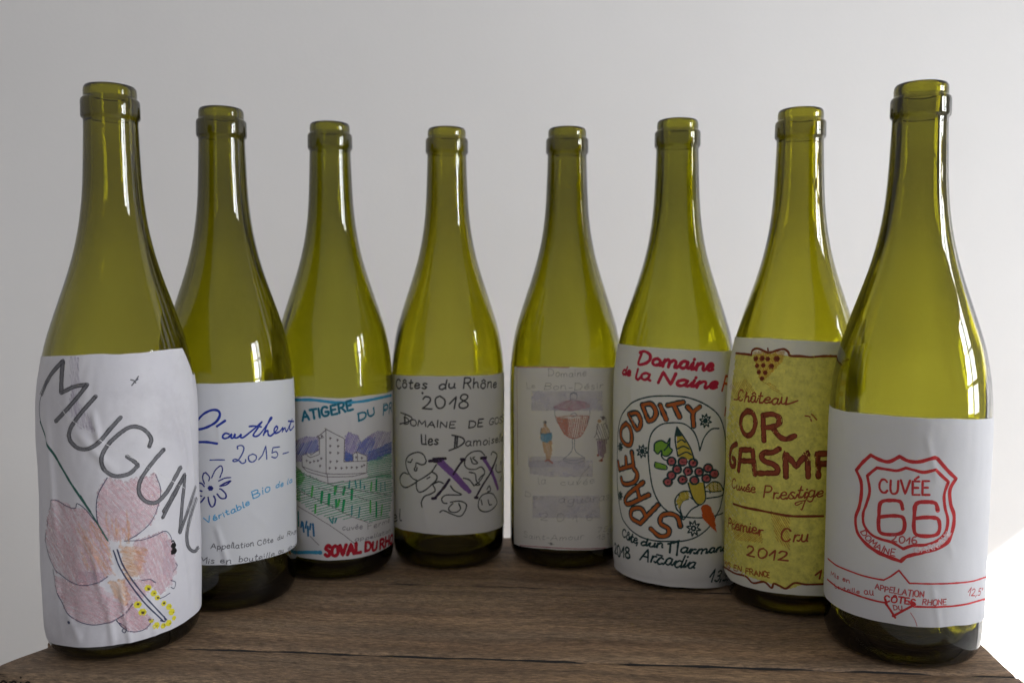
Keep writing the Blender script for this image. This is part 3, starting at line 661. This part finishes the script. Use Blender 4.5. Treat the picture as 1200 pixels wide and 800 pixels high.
for nm, w in (('teal_blue_felt', 15), ('deep_teal_felt', 6)):
    Pen(b, 'lettering', ink(nm, (0.03, 0.26, 0.38) if w > 9 else (0.015, 0.12, 0.18), 0.9), A_).write('ATIGERE', (112, 292), (560, 192), 78, w, jit=0.02).write('DU', (608, 294), (758, 238), 66, w*0.8).write('PR', (826, 240), (905, 215), 82, w*0.7).done('teal capitals')
Pen(b, 'lettering', ink('faint_pencil', (0.28, 0.26, 0.30), 0.62), B_).write('cuvée', (465, 508), (645, 490), 44, 4.5).write('Ferme', (690, 500), (885, 430), 48, 4.2).write('appellation', (575, 604), (890, 520), 34, 4.2).done('faint pencil words')
Pen(b, 'lettering', ink('crimson_felt', (0.50, 0.014, 0.035)), B_).write('SOVAL', (312, 738), (628, 705), 88, 22, mid=(470, 732), jit=0.02).write('DU', (668, 696), (772, 678), 78, 18).write('RHO', (800, 672), (908, 618), 82, 18).done('crimson capitals')

# ------ fourth bottle: two crosses in scribbles
b = BT[3]
A_, B_ = (455, 435, 8), (455, 520, 7.27)
q = Pen(b, 'lettering', ink('charcoal_pencil', (0.075, 0.075, 0.08), 0.85), A_)
q.write('Côtes', (78, 160), (362, 164), 82, 8).write('du', (472, 172), (628, 168), 78, 8).write('Rhône', (700, 162), (1010, 158), 86, 7.5).write('2018', (318, 348), (745, 355), 112, 8).dot(320, 208, 8)
q.write('DOMAINE', (150, 498), (625, 532), 56, 6.5).L('118,392 170,410 222,440 200,472 110,498|158,410 160,486', 7).write('DE', (750, 532), (885, 520), 64, 7).write('GOSS', (940, 505), (1080, 478), 62, 5.5)
q.write('Les', (312, 690), (468, 695), 92, 8).L('350,600 352,680', 6).write('amoiselle', (722, 700), (1075, 655), 70, 6).L('598,602 690,625 712,665 660,710 570,746|630,612 622,715|648,620 642,705', 8).at(*B_).write('el', (46, 662), (112, 656), 92, 6).done('charcoal pencil handwriting')
sc = Pen(b, 'scribble_drawing', ink('charcoal_line', (0.06, 0.065, 0.065), 0.9), B_)
sc.L('325,150 300,95 250,75 180,100 150,150 160,220 200,290 250,318|325,150 310,175 280,180 240,165 235,190 222,225 240,232 246,205|410,180 370,240 310,285 250,320 215,345 150,375 110,350 100,290 130,250 170,262|240,330 242,380 262,412 310,400 370,350 410,310 412,270 380,245|380,350 400,400 360,430 310,450 285,500 290,540|380,345 430,325 470,340|165,155 190,160 205,135|330,300 355,285', 6.5)
sc.L('530,360 560,400 625,435 560,438 490,440 455,470 470,505 500,510|530,500 610,490 665,520 650,580 610,620 540,600 470,570 440,585|550,510 515,550 530,580 580,585 615,555 600,510|820,100 780,65 710,75 660,120 650,180 680,215 740,220 790,200 820,240 800,290 770,330 740,350|700,120 720,170 760,165 720,125 735,115|700,245 740,260 750,320 780,350 740,355|640,295 690,310 730,360|690,245 712,250|820,260 790,280 770,310', 6)
sc.L('875,95 890,70 925,95 915,140 880,210|850,420 800,440 770,490 770,550 810,580 870,570 920,520 920,480 890,430 850,420|850,480 860,520 880,520|840,390 860,360 870,400 845,410|920,180 915,220 930,245 960,240|960,150 955,180|965,280 950,320|790,480 800,520', 6).done('black scribbled loops')
x = Pen(b, 'cross_drawing', ink('purple_felt', (0.27, 0.13, 0.40), 0.8, 300), B_).L('425,158 555,280 660,390|452,146 580,270 695,410|438,150 690,412', 17, False).L('812,128 880,240 932,385', 19, False).done('purple bars of the crosses')
x = Pen(b, 'cross_drawing', ink('black_purple_felt', (0.045, 0.03, 0.06), 0.95), B_).L('350,150 390,146 440,142|385,132 488,128', 13, False).L('388,148 448,146', 17, False).L('640,138 600,190 555,262', 10).L('520,308 470,380 395,468', 12).L('620,135 650,138|375,468 405,466', 14, False).L('790,125 832,121', 14, False).L('925,112 875,240 800,360 748,455', 10).L('738,460 760,462', 12, False).done('dark strokes of the crosses')

# ------ fifth bottle: sundae glass
b = BT[4]
A_, B_ = (595, 425, 6.667), (595, 540, 7.27)
Pen(b, 'tinted_patch', ink('lavender_wash', (0.70, 0.67, 0.75), 0.34, 60), A_).hatch('190,225 735,228 735,375 190,378', 0, 6, 9, 0.1).hatch('165,735 600,740 600,815 165,815', 0, 6, 9, 0.1).at(*B_).hatch('190,0 720,0 720,140 390,140 190,112', 0, 6, 9, 0.1).hatch('215,300 780,300 780,490 215,490', 0, 6, 9, 0.1).done('pale lavender patches')
Pen(b, 'border_line', ink('rose_pencil', (0.62, 0.25, 0.28), 0.55), A_).L('72,36 300,38 600,38 850,40', 7, False).L('74,45 74,300 76,800', 4, False).at(*B_).L('60,718 300,735 600,752 880,742', 8).done('thin rose border')
q = Pen(b, 'lettering', ink('faint_grey_pencil', (0.36, 0.35, 0.34), 0.40), A_)
q.write('Domaine', (318, 108), (612, 108), 50, 5.5).write('Le', (150, 208), (215, 206), 46, 4.5).write('Bon-Désir', (285, 210), (742, 205), 50, 5.5).at(*B_)
q.write('la', (262, 205), (325, 200), 62, 5).write('cuvée', (450, 208), (738, 195), 52, 5).L('585,208 635,115 700,48', 5, False).dot(680, 122, 7).write('Des', (148, 300), (300, 335), 44, 4.5).write('aguaras', (430, 362), (862, 330), 62, 5.5).write('2 0 1 6', (280, 500), (722, 506), 62, 6).write('Saint-Amour', (140, 648), (645, 668), 46, 4.5).write('75cl', (760, 606), (892, 600), 42, 4.5).write('13°', (755, 668), (850, 664), 40, 4.5).dot(368, 708, 12).L('345,700 390,715', 6, False).done('faint pencil handwriting')
Pen(b, 'glass_drawing', ink('red_pencil', (0.68, 0.27, 0.20), 0.50, 700), A_).hatch('378,430 470,440 470,575 440,560 400,490', 62, 9, 9).hatch('430,450 635,425 610,510 570,570 510,592 450,565', 100, 14, 9).L('380,425 420,520 465,575 520,592 575,570 618,490 636,422|400,428 500,418 630,420', 8).done('red drink in the glass')
Pen(b, 'glass_drawing', ink('magenta_pencil', (0.60, 0.27, 0.36), 0.45, 700), A_).hatch('360,352 430,312 490,298 600,312 640,345 560,362 500,376 420,368', 150, 12, 8).L('360,352 430,312 490,298|520,300 600,312 640,345 560,364 500,378 420,368 360,352|560,320 600,350|460,340 500,372', 6).done('pink scoops over the glass')
Pen(b, 'glass_drawing', ink('slate_pencil', (0.32, 0.34, 0.40), 0.50), A_).L('365,355 372,425 392,480|640,345 640,420 622,480|505,598 500,690 430,760|522,598 528,690 600,745|430,760 500,790 590,772 600,745|440,755 520,765 590,748|490,290 490,250 515,236 540,250 538,290|480,300 500,290 530,292|490,410 520,395 540,410|500,430 530,420', 5).L('492,250 515,238 538,250', 9).done('outline of the sundae glass')
Pen(b, 'figure_drawing', ink('ochre_pencil', (0.72, 0.46, 0.24), 0.6, 700), A_).hatch('262,512 310,505 325,555 268,560', 60, 9, 8).hatch('270,622 345,610 345,700 330,760 300,762 285,690', 80, 10, 9).dot(292, 490, 11).dot(712, 458, 13).L('270,525 256,590|320,520 345,590', 7).done('ochre pencil of the two figures')
Pen(b, 'figure_drawing', ink('aqua_pencil', (0.20, 0.42, 0.55), 0.66, 700), A_).hatch('258,560 345,555 345,600 310,625 260,605', 100, 9, 9).done('blue shirt of the left figure')
Pen(b, 'figure_drawing', ink('umber_pencil', (0.27, 0.23, 0.23), 0.55, 700), A_).dot(290, 468, 13).dot(742, 435, 15).L('700,480 690,560 676,585|770,480 790,560 785,600|720,425 760,432 765,470 750,480|690,600 780,602|262,515 256,560', 6).hatch('698,485 770,482 785,598 690,600', 70, 17, 6).done('dark hair and outlines of the figures')
Pen(b, 'figure_drawing', ink('plum_pencil', (0.34, 0.20, 0.32), 0.6, 700), A_).hatch('700,612 772,602 765,700 742,745 705,722', 85, 10, 9).done('plum trousers of the right figure')
Pen(b, 'figure_drawing', ink('brick_pencil', (0.48, 0.13, 0.08), 0.7, 700), A_).dot(705, 725, 9).dot(733, 765, 10).L('728,772 742,745', 8, False).at(*B_).L('320,5 345,-5 382,22', 10).L('780,2 800,-6', 9).done('red shoes of the figures')

# ------ sixth bottle: oval with rocket
b = BT[5]
A_, B_, C_ = (715, 400, 8), (715, 460, 4.706), (715, 590, 8)
Pen(b, 'lettering', ink('rose_red_felt', (0.58, 0.022, 0.06)), A_).write('omaine', (392, 222), (968, 282), 104, 17, slant=0.12, jit=0.03, join=True).L('300,120 270,215 330,212 375,180 378,130 330,98 285,108', 17).write('de', (118, 304), (192, 326), 76, 15, slant=0.1, join=True).write('la', (240, 350), (372, 378), 104, 15, slant=0.1, join=True).write('Naine', (448, 390), (1000, 448), 96, 17, slant=0.18, jit=0.03, join=True).done('rose red handwriting')
Pen(b, 'lettering', ink('orange_red_felt', (0.60, 0.10, 0.03)), A_).write('R', (1046, 462), (1120, 480), 130, 13).L('1085,620 1075,700', 8).done('orange letter at the right edge')
dk = Pen(b, 'oval_drawing', ink('dark_teal_felt', (0.018, 0.060, 0.062)), B_)
dk.line('330,20 220,25 130,55 70,120 48,200 42,300 40,420 44,540 59,653 76,706 118,759 176,798 247,818 329,822 412,818 482,794 547,741 588,671 618,580 632,450 636,320 630,220 600,130 530,70 430,30', 4.6, close=True)
dk.L('600,200 560,205 520,250 495,322|495,322 485,270 460,215 410,175 345,168 280,180 230,230 213,320 220,430 240,540 280,620 340,670 400,685 480,692 560,685 620,665', 4.6)
dk.L('490,622 445,650 405,702 388,668 366,640 360,590 390,552 432,545 448,560|432,588 400,602 386,640 402,690|445,580 470,600|525,525 560,495 600,500 622,540 612,570 532,585|370,600 430,580|366,620 395,605|380,565 395,600|400,552 412,592|420,548 430,585|545,505 550,555|565,497 572,550|590,500 592,545|520,545 560,548 612,545|250,385 308,402 310,425 252,415 250,385|310,345 290,330 285,350 300,370 320,375', 4.4)
star_p = pp('527,158 180,325 460,750 58,300 58,570')
for (cx, cy_), r in zip(star_p, (40, 38, 46, 26, 26)):
    kx = 0.5 if cx < 100 else 0.85
    dk.line([(cx+(r if k % 2 == 0 else r*0.5)*kx*math.cos(k*math.pi/8+0.2), cy_+(r if k % 2 == 0 else r*0.5)*math.sin(k*math.pi/8+0.2)) for k in range(17)], 4.6, smooth=False)
    dk.ring(cx, cy_, r*0.26*kx, r*0.26, 6)
LET = '90,172 64,200 62,250 85,286 114,288 122,245 112,195 90,172|105,122 150,206|105,122 150,115 172,155 166,195 150,206|180,70 215,160|180,70 230,65 256,108 244,145 215,160|278,70 312,150|320,72 405,55|352,68 385,137|428,80 460,116|497,80 460,116 462,188|122,330 131,402|131,402 52,425|92,414 88,358|52,425 46,382|130,415 152,450 140,490 100,506 72,500 62,472|185,495 94,572 100,616 215,565|150,528 166,586|265,620 168,722|168,722 120,690 124,645 172,640 200,684|388,738 372,688 330,670 285,682 278,722 322,752 318,786 272,792 225,752'
dk.L(LET, 18.5)
fills = Pen(b, 'rocket_drawing', ink('lemon_felt', (0.66, 0.52, 0.07), 0.9), B_).hatch('372,240 398,240 445,310 465,378 375,352', 90, 5, 7, 0.1).hatch('430,500 515,500 525,590 490,620 455,580', 90, 5, 7, 0.1).hatch('366,600 390,555 430,548 440,578 400,600 380,640', 60, 6, 5, 0.1).hatch('525,525 560,497 600,502 620,540 560,546', 60, 7, 5, 0.1).done('yellow banana rocket')
Pen(b, 'leaf_drawing', ink('leaf_green_felt', (0.24, 0.47, 0.05), 0.9), B_).hatch('245,320 250,280 285,265 315,280 332,252 330,300 345,320 320,350 290,345 285,320 265,340', 45, 5, 7, 0.1).hatch('252,388 308,403 308,422 254,412', 10, 5, 6, .1).done('green leaf')
gr = Pen(b, 'grape', ink('grape_red_felt', (0.55, 0.13, 0.13), 0.9), B_, True)
GR = pp('340,380 400,382 458,390 370,425 430,435 490,438 540,418 572,450 340,458 400,482 465,485 530,475 320,495')
for x_, y_ in GR: gr.dot(x_, y_, 17)
gr.done('red grapes')
d2 = Pen(b, 'lettering', ink('burnt_orange_felt', (0.58, 0.14, 0.025), 0.97), B_).L(LET, 9.5).done('burnt orange letters round the oval')
for x_, y_ in GR: dk.ring(x_, y_, 23, 22, 6)
dk.L('370,192 360,260 375,352|370,192 410,250 445,310 466,378|372,275 395,262 415,275|372,312 405,298 436,312|378,350 420,330 450,345|430,500 455,580 490,620 525,590 517,500|245,320 250,280 285,265 315,280 332,252 330,300 345,320 320,350 290,345 285,320 265,340 245,320|300,320 318,300 322,285', 4.6, True).hatch('370,190 362,242 396,240 385,210', 90, 4, 5, .05)
Pen(b, 'flame_drawing', ink('flame_felt', (0.66, 0.12, 0.02), 0.97), B_).hatch('500,640 512,622 535,620 555,635 575,690 584,768 550,735 512,695', 75, 4.5, 6, 0.1).done('orange flame')
for (cx, cy_) in star_p[:2]: dk.dot(cx, cy_, 4)
dk.at(*C_)
dk.write('Côte', (115, 310), (252, 378), 84, 9, slant=.1, join=True).L('262,365 250,395', 8, False).write('dun', (290, 395), (492, 412), 66, 10, slant=.2, join=True).write('armand', (655, 462), (1085, 436), 76, 11, slant=.2, join=True).L('560,462 570,375 600,372|625,485 640,365|545,380 600,368 650,352', 11).write('2018', (42, 465), (190, 520), 96, 11).write('Arcadia', (282, 528), (785, 600), 104, 10, mid=(520, 580), slant=.25, join=True).L('440,480 490,492', 10, False).write('13,5', (918, 735), (1085, 715), 110, 10, slant=.2)
dk.done('dark teal outlines and handwriting')

# ------ seventh bottle: yellow label
b = BT[6]
A_, B_, C_ = (845, 395, 6.667), (845, 500, 7.27), (845, 590, 6.957)
ye = Pen(b, 'yellow_shading', ink('yellow_pencil', (0.88, 0.82, 0.20), 0.74, 200, 0.35), (0, 0, 1))
YP = '863,416 882,417 905,416 925,419 992,419 985,560 975,684 940,684 925,690 905,684 880,676 866,668 849,662 846,600 850,520'
ye.hatch(YP, 58, 1.25, 2.0, 0.4, 0.3).hatch(YP, 131, 3.1, 1.6, 0.8, 0.5).done('yellow pencil shading over the whole label')
Pen(b, 'yellow_shading', ink('amber_pencil', (0.74, 0.42, 0.04), 0.42, 500), A_).hatch('250,120 500,115 480,190 340,340 300,330', 60, 8, 9).hatch('60,380 200,330 260,420 130,500', 120, 13, 9).hatch('300,330 420,380 500,480 420,430', 30, 14, 8).at(*C_).hatch('60,120 330,240 340,320 120,300', 140, 14, 9).hatch('400,60 560,120 560,380 450,300', 60, 16, 9).done('amber touches')
br = Pen(b, 'border_line', ink('brown_felt', (0.24, 0.050, 0.016)), A_)
br.L('118,130 200,138 238,144|238,144 246,108 290,94 370,125 430,110 490,98 525,122 540,150 620,153 700,160 800,153 945,155', 11).L('365,92 370,122', 8, False)
for t in '270,172,17 320,172,16 365,175,14 433,175,19 282,228,14 330,225,14 392,232,17 296,277,14 345,283,14 320,327,14'.split(): x_, y_, r_ = map(float, t.split(',')); br.dot(x_, y_, r_)
br.at(*C_).L('15,512 110,570 200,595 260,650 350,640 410,690 430,655 480,675 530,695 600,650 700,662 890,655', 11).at(*B_).L('105,660 200,690 330,715 480,745 620,765 870,765', 13).done('brown frame and dots of the grape cluster')
q = Pen(b, 'lettering', ink('red_brown_felt', (0.36, 0.075, 0.030)), A_)
e_ = Pen(b, 'lettering', ink('deep_brown_felt', (0.20, 0.040, 0.014)), A_)
def fat(pts, w):
    if '~' in pts: P_ = [tuple(k) for k in catmull(pp(pts.replace('~', '')), 6)]
    else: P_ = pp(pts)
    e_.line(P_, w, smooth=False); q.line(P_, w*0.62, smooth=False)
for t in '~210,580 165,620 155,690 180,755 218,772 255,735 270,660 250,600 210,580|330,612 336,812|~330,615 400,605 452,632 450,680 400,705 350,710|~400,705 455,778 510,800 575,775'.split('|'): fat(t, 28)
e_.at(*B_); q.at(*B_)
for t in '~132,150 92,180 76,250 85,330 112,338 118,290 100,270|150,378 168,200 270,200 290,408|165,292 280,297|~495,192 440,222 370,225 345,265 380,300 440,320 482,358 468,395 400,398 325,400|553,430 548,230 640,340 735,225 742,432|830,430 822,235 945,230|825,322 945,315'.split('|'): fat(t, 31)
q.at(*A_).write('Château', (130, 500), (515, 528), 80, 8, slant=.2, join=True).L('100,490 128,492 150,470|505,530 540,522 600,500', 8).L('655,618 690,625 705,660|705,605 745,648', 7)
q.at(*B_).write('Cuvée', (92, 522), (290, 568), 74, 8, slant=.15, join=True).write('Prestige', (360, 602), (862, 604), 92, 8, slant=.2, join=True).L('735,560 745,590 715,640 690,708 680,705|720,632 670,640 632,655 645,672 690,650', 7)
q.at(*C_).write('Premier', (58, 188), (342, 262), 84, 8, slant=.15, join=True).write('Cru', (485, 308), (705, 306), 98, 9, slant=.2, join=True).write('2012', (208, 418), (545, 470), 80, 9, slant=.1).write('13', (762, 612), (890, 612), 72, 9).done('red brown lettering')
e_.done('darker outline of the big letters')
Pen(b, 'lettering', ink('orange_brown_felt', (0.42, 0.13, 0.025)), C_).write('MIS EN FRANCE', (28, 500), (392, 606), 44, 7, mid=(200, 572)).done('small orange brown capitals')

# ------ eighth bottle: road shield
b = BT[7]
A_, B_ = (990, 520, 5.333), (965, 640, 6)
r = Pen(b, 'shield_drawing', ink('red_felt', (0.60, 0.040, 0.045)), A_)
r.L('65,170 110,118 155,76|155,76 215,106 270,116 335,84|335,84 390,112 460,116 545,92 570,96|570,96 630,165 686,220|686,220 650,290 655,380 676,450 668,540 632,622 560,662 450,690 380,710 345,738|65,170 95,240 98,320 85,400 62,470 75,560 130,630 200,680 280,715 345,738', 15)
r.L('135,205 165,178 195,155|195,155 260,165 320,172 375,155|375,155 430,170 490,182 560,165|560,165 600,205 640,240|640,240 615,320 620,400 638,480 622,560 570,610 500,635 420,640 360,660|135,205 150,300 130,380 110,440 115,510 160,570 220,600 290,620 360,660', 12).done('red road shield')
r = Pen(b, 'lettering', ink('red_marker', (0.58, 0.042, 0.048)), A_)
SIX = '355,412 345,372 320,360 280,358 235,362 213,385 208,450 206,520 222,562 290,572 350,560 368,520 360,470 330,456 270,455 212,462'
r.L(SIX, 15).L(' '.join(f'{x_+220},{y_+9}' for x_, y_ in pp(SIX)), 15).write('CUVÉE', (208, 308), (522, 322), 80, 9, jit=0.02).done('red number and word inside the shield')
r = Pen(b, 'lettering', ink('thin_red_pen', (0.55, 0.10, 0.11), 0.80), A_)
r.write('2016', (285, 615), (445, 630), 44, 5.5).write('DOMAINE', (92, 555), (308, 706), 38, 5, mid=(182, 655)).at(*B_)
r.write('APPELLATION', (360, 305), (702, 364), 38, 5.5).write('RHONE', (692, 416), (858, 414), 38, 5).write('DU', (492, 452), (552, 452), 30, 5).write('12,5°', (1005, 348), (1108, 345), 52, 5).write('Mis en', (52, 210), (182, 262), 34, 5).write('bouteille', (80, 298), (250, 338), 30, 4).write('au', (285, 345), (350, 352), 50, 5).L('608,470 640,520 656,565', 2.6).done('thin red handwriting')
Pen(b, 'banner_drawing', ink('red_felt', (0.60, 0.040, 0.045)), B_).L('28,92 60,118 110,150 250,205 350,230 420,242|420,242 470,215 526,174|526,174 560,215 600,264|600,264 750,268 900,262 1050,245 1162,203', 8).L('26,238 60,265 110,300 250,355 350,385 432,402|632,428 750,430 900,422 1030,400 1162,356', 9).L('432,402 470,455 502,506|486,495 560,455 640,412|430,375 440,402|600,395 640,412', 11, False).write('CÔTES', (425, 388), (640, 416), 42, 7).done('red banner band')
Pen(b, 'lettering', ink('pale_rose_pen', (0.80, 0.60, 0.62), 0.9), A_).write('GARRIGUE', (425, 682), (655, 560), 30, 4.5, mid=(570, 655)).done('pale letters on the shield edge')

# ---------------------------------------------------------------- burnt lettering on the crate's front edge
def crate_text(txt, x0, x1, ztop, h, w):
    V, F = [], []
    tot = sum(GL[c][0]+.17 for c in txt)-.17; x = 0
    for c in txt:
        gw, st = GL[c]
        for t in st.split('|'):
            pts = pp(t[1:])
            if t[0] == '~': pts = [tuple(k) for k in catmull(pts, 4)]
            q = [np.array([x0+(x+gx)/tot*(x1-x0), ztop-h+gy*h]) for gx, gy in pts]
            for a, d in zip(q, q[1:]):
                e = d-a; L = np.hypot(*e); e = e/(L or 1); n = np.array([-e[1], e[0]])*w/2; i0 = len(V)
                for k in (a-e*w*.3-n, d+e*w*.3-n, d+e*w*.3+n, a-e*w*.3+n): V.append((k[0], -0.0006, k[1]))
                F.append((i0, i0+1, i0+2, i0+3))
        x += gw+.17
    return mesh_obj('lettering', V, F, ink('scorched_brand', (0.035, 0.028, 0.022), 0.66, 500), crate, smooth=False)
crate_text('anic', -0.2555, -0.2390, CT-0.0012, 0.0085, 0.0010)
